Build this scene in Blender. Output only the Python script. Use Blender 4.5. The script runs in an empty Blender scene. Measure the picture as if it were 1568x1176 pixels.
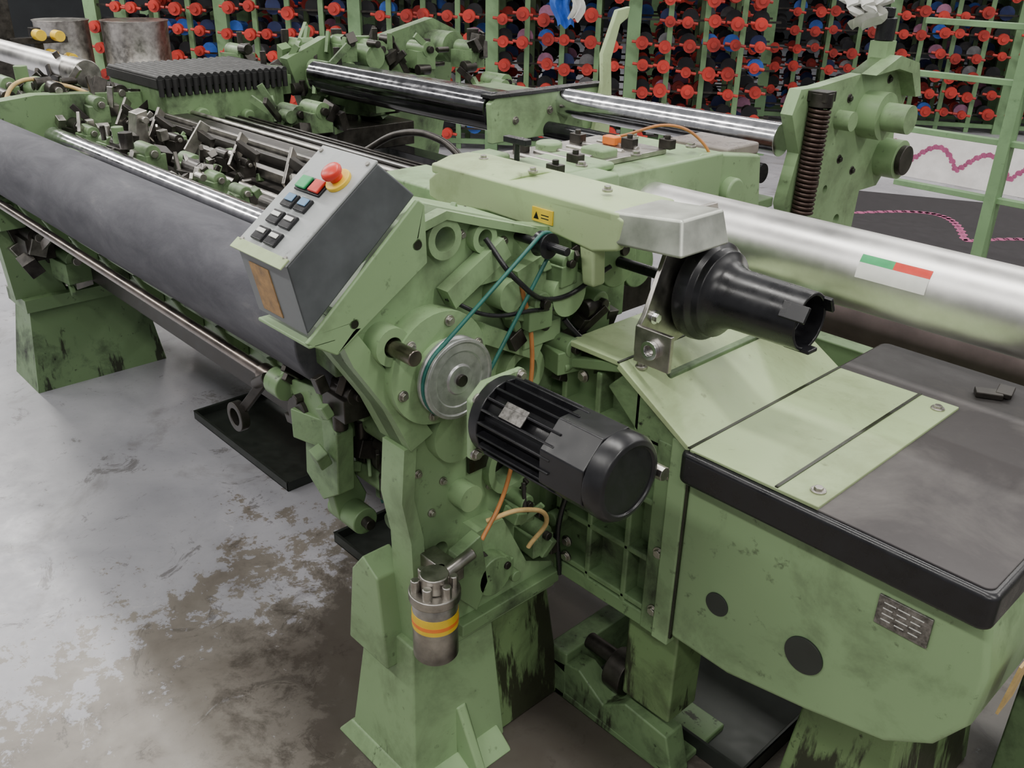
import bpy, bmesh, math, random
from mathutils import Vector, Matrix, Euler
rng=random.Random(7)
V=Vector
# ---------------------------------------------------------------- camera
f=1383.0; th=0.0195; pit=math.radians(25.8); yaw=math.radians(136.5)
Fh=V((math.cos(yaw),math.sin(yaw),0)); R=V((math.sin(yaw),-math.cos(yaw),0)); Zv=V((0,0,1))
F=Fh*math.cos(pit)-Zv*math.sin(pit); U=Fh*math.sin(pit)+Zv*math.cos(pit)
Ri=R*math.cos(th)+U*math.sin(th); Ui=-R*math.sin(th)+U*math.cos(th)
cam=bpy.data.objects.new('camera',bpy.data.cameras.new('camera')); bpy.context.collection.objects.link(cam)
cam.matrix_world=Matrix(((Ri.x,Ui.x,-F.x,0),(Ri.y,Ui.y,-F.y,0),(Ri.z,Ui.z,-F.z,1.65),(0,0,0,1)))
cam.data.lens=31.75; cam.data.sensor_width=36; cam.data.clip_start=.05
bpy.context.scene.camera=cam
# ---------------------------------------------------------------- materials
def newmat(name):
    m=bpy.data.materials.new(name); m.use_nodes=True
    nt=m.node_tree; b=nt.nodes['Principled BSDF']
    return m,nt,b
def N(nt,t,**kw):
    n=nt.nodes.new(t)
    for k,v in kw.items(): setattr(n,k,v)
    return n
def noise(nt,co,scale,detail=6,rough=.6,dist=0):
    n=N(nt,'ShaderNodeTexNoise'); n.inputs['Scale'].default_value=scale; n.inputs['Detail'].default_value=detail
    n.inputs['Roughness'].default_value=rough; n.inputs['Distortion'].default_value=dist
    if co is not None: nt.links.new(co,n.inputs['Vector'])
    return n.outputs['Fac']
def mrange(nt,v,a,b,c=0.,d=1.):
    n=N(nt,'ShaderNodeMapRange'); nt.links.new(v,n.inputs[0])
    for i,x in enumerate((a,b,c,d)): n.inputs[i+1].default_value=x
    return n.outputs[0]
def math_(nt,op,a,b=None):
    n=N(nt,'ShaderNodeMath',operation=op)
    for i,x in enumerate((a,b)):
        if x is None: continue
        if isinstance(x,(int,float)): n.inputs[i].default_value=x
        else: nt.links.new(x,n.inputs[i])
    return n.outputs[0]
def mix(nt,fac,a,b):
    n=N(nt,'ShaderNodeMix',data_type='RGBA')
    if isinstance(fac,(int,float)): n.inputs[0].default_value=fac
    else: nt.links.new(fac,n.inputs[0])
    for i,x in ((6,a),(7,b)):
        if isinstance(x,tuple): n.inputs[i].default_value=(*x,1)
        else: nt.links.new(x,n.inputs[i])
    return n.outputs[2]
def bump(nt,b,h,st=.2,d=.002):
    n=N(nt,'ShaderNodeBump'); n.inputs['Strength'].default_value=st; n.inputs['Distance'].default_value=d
    nt.links.new(h,n.inputs['Height']); nt.links.new(n.outputs[0],b.inputs['Normal'])
def paint(name,base,grime,amount=.5,rough=.4,oil=.0,metal=0.):
    """oil: 0 none .. 1 soaked"""
    m,nt,b=newmat(name)
    g=N(nt,'ShaderNodeNewGeometry').outputs['Position']
    n1=noise(nt,g,5,8,.65,.3); n2=noise(nt,g,38,5,.6); n3=noise(nt,g,1.7,3,.5)
    c=mix(nt,mrange(nt,n3,.35,.65),tuple(x*.86 for x in base),tuple(min(1,x*1.1) for x in base))
    f1=math_(nt,'MULTIPLY',mrange(nt,n1,.5,.74),amount)
    c=mix(nt,f1,c,grime)
    f2=math_(nt,'MULTIPLY',mrange(nt,n2,.64,.74),amount*.9)
    c=mix(nt,f2,c,tuple(x*.6 for x in grime))
    if oil>0:
        mp=N(nt,'ShaderNodeMapping'); mp.inputs['Scale'].default_value=(13,13,2.4); nt.links.new(g,mp.inputs[0])
        st=noise(nt,mp.outputs[0],1,6,.65)
        sp=N(nt,'ShaderNodeSeparateXYZ'); nt.links.new(g,sp.inputs[0])
        low=mrange(nt,sp.outputs[2],.0,.6,1.,.55)
        t=.62-.22*oil
        ff=mrange(nt,math_(nt,'MULTIPLY',low,st),t,t+.05)
        c=mix(nt,math_(nt,'MULTIPLY',ff,.9),c,(.016,.013,.009))
    nt.links.new(c,b.inputs['Base Color'])
    nt.links.new(mrange(nt,n1,.3,.7,rough-.08,rough+.2),b.inputs['Roughness'])
    b.inputs['Metallic'].default_value=metal
    bump(nt,b,n2,.25,.002)
    return m
def simple(name,col,rough=.5,metal=0.,ns=20,var=.2,bmp=.1,coat=0):
    m,nt,b=newmat(name)
    g=N(nt,'ShaderNodeNewGeometry').outputs['Position']
    n=noise(nt,g,ns,6,.6)
    c=mix(nt,mrange(nt,n,.3,.7),tuple(x*(1-var) for x in col),tuple(min(1,x*(1+var)) for x in col))
    nt.links.new(c,b.inputs['Base Color']); b.inputs['Metallic'].default_value=metal
    nt.links.new(mrange(nt,n,.3,.7,max(.02,rough-.08),min(1,rough+.08)),b.inputs['Roughness'])
    b.inputs['Coat Weight'].default_value=coat
    bump(nt,b,n,bmp,.001)
    return m
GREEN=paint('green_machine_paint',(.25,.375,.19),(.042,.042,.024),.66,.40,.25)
GREEN2=paint('green_cast_dirty_shaded',(.155,.245,.115),(.012,.013,.008),1.15,.42,.40)  # darker green: grime and shade between castings both put into the colour
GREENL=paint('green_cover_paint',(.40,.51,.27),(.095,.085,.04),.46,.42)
GREENO=paint('oil_soaked_green',(.15,.235,.10),(.02,.02,.01),1.,.3,1.)
GREENC=paint('green_creel_paint',(.18,.31,.15),(.03,.05,.02),.4,.5)
GAPDK=simple('dark_gap_fill',(.018,.02,.012),.3,0,12,.6,.4)  # near-black fill standing in for shade inside holes, also used on seams
CHROME=simple('polished_chrome',(.72,.72,.74),.16,1.,30,.12,.02)
DKCHROME=simple('dark_chrome',(.16,.16,.17),.16,1.,30,.12,.02)
STEEL=simple('worn_steel',(.40,.38,.35),.36,1.,25,.35,.1)
LSTEEL=simple('light_cast_steel',(.50,.52,.46),.42,.75,14,.25,.15)
DISC=simple('brushed_disc_metal',(.42,.42,.42),.38,.75,60,.2,.1)
RODM=simple('brown_steel_rod',(.22,.185,.16),.3,1.,12,.35,.05)
ALU=simple('aluminium_tube_skin',(.68,.67,.65),.38,1.,5,.25,.04)
DARKST=simple('dark_oily_steel',(.05,.045,.04),.38,.7,25,.5,.2)
BLACK=simple('black_plastic',(.010,.010,.012),.3,0,30,.3,.05)
BLACKC=simple('black_rubber',(.010,.010,.010),.6,0,30,.3,.05)
BLACKM=simple('black_motor_enamel',(.012,.012,.014),.33,0,30,.3,.1)
BLACKR=simple('black_roller_skin',(.02,.02,.022),.15,.3,20,.3,.03)
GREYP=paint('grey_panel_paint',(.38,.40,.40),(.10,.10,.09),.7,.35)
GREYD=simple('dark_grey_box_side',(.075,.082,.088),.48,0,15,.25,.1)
PAD=paint('grey_top_pad',(.058,.052,.053),(.13,.12,.115),.9,.62)
RED=simple('red_plastic',(.62,.035,.02),.35,0,20,.2,.05)
REDB=simple('red_bobbin_plastic',(.42,.032,.022),.5,0,5,.5,.05)
YEL=simple('yellow_plastic',(.75,.50,.03),.45,0,20,.15,.05)
ORG=simple('orange_plastic',(.8,.2,.03),.45,0,20,.15,.05)
ORGC=simple('orange_cable_skin',(.42,.17,.05),.5,0,20,.3,.05)
BELT=simple('teal_belt_skin',(.01,.10,.08),.45,0,20,.2,.05)
WHITE=simple('white_label',(.7,.7,.66),.5,0,20,.1,.05)
BLUE=simple('blue_plastic',(.03,.12,.5),.45,0,20,.2,.05)
BLUEB=simple('blue_button',(.12,.25,.42),.45,0,20,.2,.05)
PINK=simple('pink_yarn',(.32,.14,.23),.8,0,20,.2,.05)
NAVY=simple('navy_yarn',(.02,.03,.10),.8,0,20,.3,.05)
BLKY=simple('black_yarn',(.012,.012,.015),.8,0,20,.3,.05)
GREYY=simple('grey_yarn',(.16,.16,.17),.8,0,20,.3,.05)
GRNB=simple('green_button',(.03,.35,.12),.45,0,20,.2,.05)
BROWNJ=simple('brown_oil_glass',(.10,.045,.03),.15,0,8,.4,.03)
BROWNS=simple('brown_sticker',(.32,.19,.08),.6,0,60,.4,.05)
CARD=simple('tan_card',(.55,.38,.16),.7,0,40,.25,.05)
PLATE=simple('nameplate_metal',(.22,.21,.20),.4,.8,120,.6,.1)
MAT_=simple('dark_mat_cloth',(.030,.027,.030),.85,0,20,.3,.3)
FABR=simple('pale_patterned_board',(.74,.71,.69),.8,0,10,.1,.2)
LILAC=simple('lilac_brown_cloth',(.25,.19,.19),.85,0,6,.35,.3)
MAGE=simple('magenta_print',(.42,.10,.22),.8,0,20,.2,.05)
WALLM=simple('dark_wall_paint',(.03,.033,.036),.8,0,3,.3,.1)
def roll_mat():
    m,nt,b=newmat('grey_rubber_roll')
    g=N(nt,'ShaderNodeNewGeometry').outputs['Position']
    mp=N(nt,'ShaderNodeMapping'); mp.inputs['Scale'].default_value=(2.6,7,7); nt.links.new(g,mp.inputs[0])
    n1=noise(nt,mp.outputs[0],1.6,7,.65,.5); n2=noise(nt,g,120,3,.6)
    c=mix(nt,mrange(nt,n1,.38,.66),(.068,.068,.08),(.115,.115,.13))
    c=mix(nt,math_(nt,'MULTIPLY',mrange(nt,n1,.62,.72),.35),c,(.20,.185,.18))
    nt.links.new(c,b.inputs['Base Color']); b.inputs['Roughness'].default_value=.85
    b.inputs['Specular IOR Level'].default_value=.3
    bump(nt,b,n2,.4,.001); return m
ROLLM=roll_mat()
def floor_mat():
    m,nt,b=newmat('worn_concrete_floor')
    g=N(nt,'ShaderNodeNewGeometry').outputs['Position']
    sp=N(nt,'ShaderNodeSeparateXYZ'); nt.links.new(g,sp.inputs[0])
    n1=noise(nt,g,2.2,10,.62,.4); n2=noise(nt,g,9,9,.75,.3); n4=noise(nt,g,60,4,.6); n5=noise(nt,g,26,6,.7,.4)
    conc=mix(nt,mrange(nt,n1,.3,.7),(.14,.12,.10),(.31,.285,.25))
    conc=mix(nt,math_(nt,'MULTIPLY',mrange(nt,n2,.54,.66),.55),conc,(.07,.058,.047))
    pale=mix(nt,mrange(nt,n1,.3,.7),(.29,.29,.32),(.45,.445,.475))
    pale=mix(nt,math_(nt,'MULTIPLY',mrange(nt,n4,.6,.7),.3),pale,(.2,.19,.18))
    edge=mrange(nt,sp.outputs[0],-2.6,-1.55,.11,-.11)
    s=math_(nt,'ADD',math_(nt,'ADD',math_(nt,'MULTIPLY',n2,.45),math_(nt,'MULTIPLY',n1,.30)),edge)
    s=math_(nt,'ADD',s,math_(nt,'MULTIPLY',n5,.25))
    c=mix(nt,mrange(nt,s,.485,.503),conc,pale)
    # scuffs and spots in the painted aisle
    st=mrange(nt,noise(nt,g,1.6,9,.68,.6),.56,.66)
    c=mix(nt,math_(nt,'MULTIPLY',st,.45),c,(.10,.085,.07))
    st2=mrange(nt,noise(nt,g,5.5,10,.8,1.2),.575,.62)
    c=mix(nt,math_(nt,'MULTIPLY',st2,.6),c,(.075,.065,.055))
    st3=mrange(nt,noise(nt,g,7.5,10,.8,.8),.62,.655)
    c=mix(nt,math_(nt,'MULTIPLY',st3,.55),c,(.50,.49,.49))
    d1=N(nt,'ShaderNodeVectorMath',operation='DISTANCE'); nt.links.new(g,d1.inputs[0]); d1.inputs[1].default_value=(-1.30,1.25,0)
    oil=mrange(nt,math_(nt,'ADD',d1.outputs['Value'],math_(nt,'MULTIPLY',n2,1.1)),1.05,1.28,1.,0.)
    c=mix(nt,math_(nt,'MULTIPLY',oil,.75),c,(.038,.030,.024))
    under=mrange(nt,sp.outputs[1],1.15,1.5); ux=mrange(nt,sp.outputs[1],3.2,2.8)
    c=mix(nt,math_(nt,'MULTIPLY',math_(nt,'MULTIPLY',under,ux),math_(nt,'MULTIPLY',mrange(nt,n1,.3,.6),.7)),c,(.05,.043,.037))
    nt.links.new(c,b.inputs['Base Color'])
    nt.links.new(mrange(nt,n2,.3,.7,.27,.52),b.inputs['Roughness'])
    bump(nt,b,n2,.15,.003)
    return m
# ---------------------------------------------------------------- builders
def group(name,loc=(0,0,0)):
    e=bpy.data.objects.new(name,None); bpy.context.collection.objects.link(e); e.location=loc; e.empty_display_size=.1
    return e
AX={'x':Matrix(((0,0,1),(1,0,0),(0,1,0))),'y':Matrix(((1,0,0),(0,0,-1),(0,1,0))),'z':Matrix.Identity(3)}
def uvw(axis,u,v,w):
    return {'x':V((w,u,v)),'y':V((u,w,v)),'z':V((u,v,w))}[axis]
class Part:
    def __init__(s,parent,name,mat,bevel=.003,seg=2):
        s.p=parent; s.n=name; s.m=mat; s.bm=bmesh.new(); s.bv=bevel; s.seg=seg
    def bx(s,x0,x1,y0,y1,z0,z1):
        c=V(((x0+x1)/2,(y0+y1)/2,(z0+z1)/2))
        bmesh.ops.create_cube(s.bm,size=1,matrix=Matrix.Translation(c)@Matrix.Diagonal((abs(x1-x0),abs(y1-y0),abs(z1-z0),1))); return s
    def obx(s,c,size,rot):
        bmesh.ops.create_cube(s.bm,size=1,matrix=Matrix.Translation(V(c))@Euler(rot).to_matrix().to_4x4()@Matrix.Diagonal((*size,1))); return s
    def cyl(s,p0,p1,r,r2=None,seg=28):
        p0=V(p0);p1=V(p1); d=p1-p0
        m=Matrix.Translation((p0+p1)/2)@d.to_track_quat('Z','Y').to_matrix().to_4x4()
        bmesh.ops.create_cone(s.bm,cap_ends=True,segments=seg,radius1=r,radius2=r if r2 is None else r2,depth=d.length,matrix=m); return s
    def bar(s,p0,p1,w,h):
        p0=V(p0);p1=V(p1); d=p1-p0
        m=Matrix.Translation((p0+p1)/2)@d.to_track_quat('Z','Y').to_matrix().to_4x4()@Matrix.Diagonal((w,h,d.length,1))
        bmesh.ops.create_cube(s.bm,size=1,matrix=m); return s
    def bolt(s,c,d,r=.008,h=.007):
        c=V(c); d=V(d).normalized(); s.cyl(c-d*.003,c+d*h*.3,r*1.45,seg=16); s.cyl(c,c+d*h,r,seg=6); return s
    def prism(s,pts,axis,a,b):
        va=[s.bm.verts.new(uvw(axis,u,v,a)) for u,v in pts]; vb=[s.bm.verts.new(uvw(axis,u,v,b)) for u,v in pts]
        n=len(pts); s.bm.faces.new(va); s.bm.faces.new(vb[::-1])
        for i in range(n): s.bm.faces.new((va[i],vb[i],vb[(i+1)%n],va[(i+1)%n]))
        return s
    def loft(s,rings):
        R_=[[s.bm.verts.new(p) for p in r] for r in rings]; n=len(R_[0])
        s.bm.faces.new(R_[0]); s.bm.faces.new(R_[-1][::-1])
        for A,B in zip(R_,R_[1:]):
            for i in range(n): s.bm.faces.new((A[i],B[i],B[(i+1)%n],A[(i+1)%n]))
        return s
    def frus(s,b,z0,t,z1):
        q=lambda r,z:[(r[0],r[2],z),(r[1],r[2],z),(r[1],r[3],z),(r[0],r[3],z)]
        return s.loft([q(b,z0),q(t,z1)])
    def lathe(s,o,d,prof,seg=36,closed=False):
        o=V(o); q=V(d).to_track_quat('Z','Y')
        rings=[]
        for r,h in prof:
            rings.append([s.bm.verts.new(o+q@V((r*math.cos(2*math.pi*k/seg),r*math.sin(2*math.pi*k/seg),h))) for k in range(seg)])
        L=list(zip(rings,rings[1:]))
        if closed: L.append((rings[-1],rings[0]))
        for A,B in L:
            for i in range(seg): s.bm.faces.new((A[i],B[i],B[(i+1)%seg],A[(i+1)%seg]))
        if not closed:
            s.bm.faces.new(rings[0][::-1]); s.bm.faces.new(rings[-1])
        return s
    def ring(s,p0,p1,ro,ri,seg=28):
        d=V(p1)-V(p0); return s.lathe(p0,d,[(ri,0),(ro,0),(ro,d.length),(ri,d.length)],seg,True)
    def plate(s,outline,holes,axis,a,b):
        cu=bpy.data.curves.new('tmp','CURVE'); cu.dimensions='2D'; cu.fill_mode='BOTH'; cu.extrude=abs(b-a)/2
        def sp(pts):
            q=cu.splines.new('POLY'); q.points.add(len(pts)-1)
            for i,(u,v) in enumerate(pts): q.points[i].co=(u,v,0,1)
            q.use_cyclic_u=True
        sp(outline)
        for (u,v,r) in holes:
            sp([(u+r*math.cos(2*math.pi*k/24),v+r*math.sin(2*math.pi*k/24)) for k in range(24)])
        o=bpy.data.objects.new('tmp',cu); bpy.context.collection.objects.link(o)
        dg=bpy.context.evaluated_depsgraph_get(); dg.update()
        me=bpy.data.meshes.new_from_object(o.evaluated_get(dg))
        Mt=AX[axis].to_4x4(); w=(a+b)/2
        off={'x':V((w,0,0)),'y':V((0,w,0)),'z':V((0,0,w))}[axis]
        me.transform(Matrix.Translation(off)@Mt)
        s.bm.from_mesh(me)
        bpy.data.objects.remove(o); bpy.data.curves.remove(cu); bpy.data.meshes.remove(me)
        return s
    def done(s):
        bmesh.ops.remove_doubles(s.bm,verts=s.bm.verts,dist=1e-6)
        bmesh.ops.recalc_face_normals(s.bm,faces=s.bm.faces)
        me=bpy.data.meshes.new(s.n); s.bm.to_mesh(me); s.bm.free()
        me.materials.append(s.m); me.shade_smooth(); me.set_sharp_from_angle(angle=math.radians(42))
        o=bpy.data.objects.new(s.n,me); bpy.context.collection.objects.link(o)
        if s.p is not None:
            o.parent=s.p; o.location=-s.p.location
        if s.bv>0:
            m=o.modifiers.new('bevel','BEVEL'); m.width=s.bv; m.segments=s.seg; m.limit_method='ANGLE'; m.angle_limit=math.radians(42)
            m.harden_normals=True
        return o
def wire(parent,name,pts,r,mat,cyclic=False,smooth=True):
    cu=bpy.data.curves.new(name,'CURVE'); cu.dimensions='3D'; cu.bevel_depth=r; cu.bevel_resolution=4
    if smooth:
        sp=cu.splines.new('BEZIER'); sp.bezier_points.add(len(pts)-1)
        for i,p in enumerate(pts):
            b=sp.bezier_points[i]; b.co=p; b.handle_left_type=b.handle_right_type='AUTO'
    else:
        sp=cu.splines.new('POLY'); sp.points.add(len(pts)-1)
        for i,p in enumerate(pts): sp.points[i].co=(*p,1)
    sp.use_cyclic_u=cyclic
    cu.materials.append(mat); o=bpy.data.objects.new(name,cu); bpy.context.collection.objects.link(o)
    if parent is not None: o.parent=parent; o.location=-parent.location
    return o
# ---------------------------------------------------------------- room
fl=Part(None,'floor',floor_mat(),0); fl.bx(-16,5,-4,17,-.1,0); fl.done()
w=Part(None,'wall_back',WALLM,0); w.bx(-16,5,17,17.2,-.1,4.5); w.done()
w=Part(None,'wall_left',WALLM,0); w.bx(-16.2,-16,-4,17,-.1,4.5); w.done()
def fixture(x,y,z=3.6,e=70,lx=2.4):
    g=group('fluorescent_light',(x,y,z))
    p=Part(g,'housing',WHITE,.005); p.bx(x-lx/2,x+lx/2,y-.16,y+.16,z,z+.07); p.done()
    p=Part(g,'hanger_rods',STEEL,0); 
    for s in (-.8,.8): p.cyl((x+s,y,z+.07),(x+s,y,z+.9),.006,seg=8)
    p.done()
    l=bpy.data.lights.new('tube_light','AREA'); l.shape='RECTANGLE'; l.size=lx; l.size_y=.26; l.energy=e; l.color=(1,.975,.93)
    o=bpy.data.objects.new('tube_light',l); bpy.context.collection.objects.link(o); o.parent=g; o.location=(0,0,-.02)
for x in (2,-1.2,-4.4,-7.8,-11):
    for y in (-1.2,1.3,4.6,8.5):
        e=64 if y<3 else 45
        if x<-6 and y<3: e=125
        if x>-2 and y>3: e=70
        fixture(x,y,e=e)
wd=bpy.data.worlds.new('world'); bpy.context.scene.world=wd; wd.use_nodes=True
wd.node_tree.nodes['Background'].inputs[0].default_value=(.97,.98,1,1); wd.node_tree.nodes['Background'].inputs[1].default_value=.30
# ================================================================= LOOM
LM=group('weaving_loom',(-2.5,1.5,0))
def casting(gp,sp,dp,c,s=1.,n=4):
    x,y,z=c
    gp.obx((x,y,z),(.10*s,.07*s,.06*s),(0,0,rng.uniform(-.3,.3)))
    gp.cyl((x-.05*s,y,z+.035*s),(x+.05*s,y,z+.035*s),.026*s,seg=18)
    sp.cyl((x-.065*s,y,z+.035*s),(x+.065*s,y,z+.035*s),.012*s,seg=12)
    for i in range(n):
        dx,dy,dz=[rng.uniform(-.06,.06)*s for _ in range(3)]
        k=rng.random(); q=rng.choice((gp,sp,dp))
        if k<.45: q.obx((x+dx,y+dy,z+dz),(rng.uniform(.02,.06)*s,rng.uniform(.02,.05)*s,rng.uniform(.02,.06)*s),(rng.uniform(-.5,.5),rng.uniform(-.5,.5),0))
        elif k<.8: 
            d=rng.choice(((1,0,0),(0,1,0),(0,0,1))); c0=V((x+dx,y+dy,z+dz)); q.cyl(c0,c0+V(d)*.05*s,rng.uniform(.008,.022)*s,seg=14)
        else: q.bar((x+dx,y+dy,z+dz),(x+dx+rng.uniform(-.08,.08)*s,y+dy+rng.uniform(-.08,.08)*s,z+dz+.07*s),.012*s,.02*s)
# ---- near side frame
p=Part(LM,'side_frame_near',GREEN,.006)
out=[(.86,.36),(.86,.45),(.85,.62),(.83,.72),(.84,.83),(.80,.92),(.73,1.03),(.71,1.08),(.76,1.12),(.81,1.18),(.865,1.24),(.93,1.255),(1.0,1.232),(1.15,1.185),(1.26,1.16),(1.28,1.0),(1.27,.62),(1.22,.5),(1.22,.36)]
p.plate(out,[(.93,1.205,.022),(1.02,1.19,.016),(1.10,.70,.05),(1.12,.90,.035),(.80,1.05,.018),(.97,.80,.018),(1.03,.74,.022),(.92,.56,.02)],'x',-1.21,-1.17)
p.prism([(.845,.36),(.84,.62),(.822,.72),(.832,.83),(.86,.83),(.85,.72),(.87,.62),(.875,.36)],'x',-1.222,-1.155)
p.bx(-1.24,-1.15,1.20,1.235,.34,.62)
p.prism([(.84,.83),(.80,.92),(.73,1.03),(.71,1.08),(.735,1.095),(.83,.95),(.89,.85)],'x',-1.24,-1.145)
p.prism([(.865,1.24),(.93,1.255),(1.0,1.232),(1.15,1.185),(1.15,1.17),(1.0,1.217),(.93,1.24),(.88,1.228)],'x',-1.34,-1.145)
p.cyl((-1.20,.895,.985),(-1.125,.895,.985),.105,seg=48)
p.cyl((-1.20,.895,.985),(-1.11,.895,.985),.055,seg=36)
p.cyl((-1.20,.95,.83),(-1.14,.95,.83),.06,seg=36)
p.ring((-1.18,.93,1.205),(-1.15,.93,1.205),.036,.022); p.ring((-1.18,1.02,1.19),(-1.15,1.02,1.19),.028,.016)
p.ring((-1.18,1.12,.90),(-1.145,1.12,.90),.055,.035); p.ring((-1.18,1.10,.70),(-1.15,1.10,.70),.068,.05)
p.ring((-1.18,.80,1.05),(-1.13,.80,1.05),.034,.018)
p.cyl((-1.18,1.19,1.06),(-1.10,1.19,1.06),.045); p.cyl((-1.18,1.06,1.08),(-1.12,1.06,1.08),.03)
p.cyl((-1.18,1.17,.80),(-1.12,1.17,.80),.035); p.cyl((-1.18,.97,.68),(-1.13,.97,.68),.028)
p.bx(-1.18,-1.13,1.10,1.2,.96,1.0); p.bx(-1.18,-1.14,.98,1.06,1.11,1.14)
p.bar((-1.15,.93,1.10),(-1.15,1.06,1.17),.03,.04); p.bar((-1.15,1.0,1.02),(-1.15,1.15,.94),.03,.035)
p.prism([(.90,.36),(1.2,.36),(1.2,.42),(1.12,.46),(1.05,.60),(.98,.60),(.93,.46)],'x',-1.18,-1.125)
p.prism([(1.08,1.12),(1.15,1.14),(1.17,1.0),(1.12,1.0)],'x',-1.18,-1.13)
p.done()
p=Part(LM,'frame_hole_shade',GAPDK,0)  # dark sheet and patch painted as the shade inside the frame holes
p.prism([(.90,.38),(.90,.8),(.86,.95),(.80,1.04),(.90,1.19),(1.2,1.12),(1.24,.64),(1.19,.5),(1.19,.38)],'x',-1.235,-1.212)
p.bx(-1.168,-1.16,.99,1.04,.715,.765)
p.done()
p=Part(LM,'frame_bolts',STEEL,.001)
for (y,z) in [(.86,1.20),(.98,1.20),(1.08,1.17),(.88,.86),(.87,.76),(1.0,.86),(1.21,.95),(1.2,.7),(1.05,.66),(1.14,.62),(.90,.66),(.93,.72),(1.1,.82),(1.22,1.12),(.98,1.10),(1.0,.55)]:
    p.bolt((-1.168,y,z),(1,0,0),.006,.008)
for k in range(6):
    a=k*math.pi/3+.3; p.bolt((-1.123,.895+.088*math.cos(a),.985+.088*math.sin(a)),(1,0,0),.007,.008)
p.done()
gp=Part(LM,'frame_lugs',GREEN2,.003); sp=Part(LM,'frame_linkages',DARKST,.002); dp=Part(LM,'frame_dark_fittings',DARKST,.002)
for c,s in [((-1.14,1.12,1.03),.8),((-1.13,1.20,.92),.8),((-1.13,1.18,1.10),.7),((-1.14,1.10,.60),.7),((-1.13,1.03,.49),.7),((-1.35,.86,.86),1.),((-1.42,.83,.78),1.1),((-1.5,.88,.80),1.),((-1.45,.92,.68),1.),((-1.33,.95,.62),1.),((-1.30,.80,.98),.8),((-1.15,1.24,.80),.7),((-1.14,1.15,.50),.8),((-1.38,.98,1.10),1.),((-1.3,1.05,1.13),1.),((-1.16,1.30,.98),.9),((-1.16,1.33,.86),.9),((-1.2,1.36,1.14),.9),((-1.15,1.15,.72),.6),((-1.14,1.02,.80),.5)]:
    casting(gp,sp,dp,c,s,6)
for c,s in [((-1.36,.84,.93),.9),((-1.32,.82,.87),.8),((-1.46,.86,.90),.9),((-1.40,.9,.72),.8),((-1.3,.9,.72),.7)]:
    casting(dp,sp,gp,c,s,6)
gp.prism([(-1.50,.86),(-1.40,.88),(-1.33,.80),(-1.34,.66),(-1.40,.62),(-1.46,.66),(-1.45,.76)],'y',.80,.84)
gp.prism([(.80,.72),(.84,.74),(.90,.60),(.88,.54),(.83,.56)],'x',-1.42,-1.39)
gp.cyl((-1.44,.86,.57),(-1.34,.86,.57),.03); gp.cyl((-1.6,.9,.66),(-1.2,.9,.66),.022)
gp.bx(-1.34,-1.2,.88,.96,.84,.92); gp.cyl((-1.34,.90,.80),(-1.2,.90,.80),.035)
gp.cyl((-1.45,1.365,1.08),(-1.13,1.365,1.08),.055,seg=36); gp.bx(-1.4,-1.18,1.29,1.45,.93,1.06)
gp.cyl((-1.42,1.52,1.02),(-1.2,1.52,1.02),.05,seg=30)
dp.cyl((-1.46,.79,.80),(-1.46,.85,.80),.035); sp.cyl((-1.46,.86,.57),(-1.32,.86,.57),.012)
gp.cyl((-1.55,.80,.84),(-1.50,.80,.84),.03); gp.bar((-1.52,.80,.84),(-1.48,.87,.90),.03,.05)
dp.bar((-1.58,.79,.83),(-1.66,.77,.735),.014,.02)
dp.ring((-1.67,.755,.72),(-1.67,.775,.72),.034,.02); dp.cyl((-1.60,.78,.82),(-1.55,.78,.85),.012)
gp.done(); sp.done(); dp.done()
p=Part(LM,'frame_stub_shaft',RODM,.002); p.cyl((-1.30,.80,1.05),(-1.07,.80,1.05),.014); p.done()
# ---- near foot
p=Part(LM,'foot_near',GREEN,.008)
p.frus((-1.36,-1.12,.80,1.06),0,(-1.31,-1.15,.83,1.04),.37)
p.frus((-1.39,-1.07,.78,1.04),0,(-1.36,-1.12,.80,1.04),.04)
p.prism([(-1.34,.30),(-1.31,.50),(-1.27,.55),(-1.22,.52),(-1.20,.30)],'y',.80,.87)
p.loft([[(-1.12,.92,.0),(-1.05,.93,.0),(-1.05,.95,.0),(-1.12,.96,.0)],[(-1.14,.92,.16),(-1.13,.93,.16),(-1.13,.95,.16),(-1.14,.96,.16)]])
p.bx(-1.30,-1.13,.86,1.22,.34,.40)
p.done()
p=Part(LM,'foot_near_rear',GREENO,.008)
p.frus((-1.33,-1.13,1.04,1.26),0,(-1.30,-1.16,1.03,1.22),.36); p.done()
# ---- far side frame
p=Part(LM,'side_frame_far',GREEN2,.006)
x0,x1=-3.86,-3.78
p.plate([(.92,.30),(.90,.6),(.84,.8),(.80,.98),(.9,1.1),(1.1,1.12),(1.5,1.1),(2.0,1.05),(2.0,.3),(1.8,.1),(1.6,.1),(1.5,.35),(1.35,.30)],[(1.1,.8,.08),(1.35,.8,.07),(1.15,.5,.06),(1.75,.7,.15)],'x',x0,x1)
p.ring((x1,1.1,.8),(x1+.03,1.1,.8),.10,.08); p.cyl((x1,1.25,.95),(x1+.08,1.25,.95),.05); p.cyl((x1,.95,.75),(x1+.12,.95,.75),.04)
p.frus((x0-.08,x1+.12,.85,1.38),0,(x0-.03,x1+.06,.90,1.34),.34)
p.bx(x0-.05,x1+.1,.88,1.36,.33,.38)
p.prism([(.86,.38),(.84,.75),(.90,.8),(.98,.6),(1.05,.38)],'x',x1,x1+.06)
p.done()
gp=Part(LM,'far_lugs',GREEN2,.003); sp=Part(LM,'far_linkages',STEEL,.002); dp=Part(LM,'far_dark_fittings',DARKST,.002)
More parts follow.
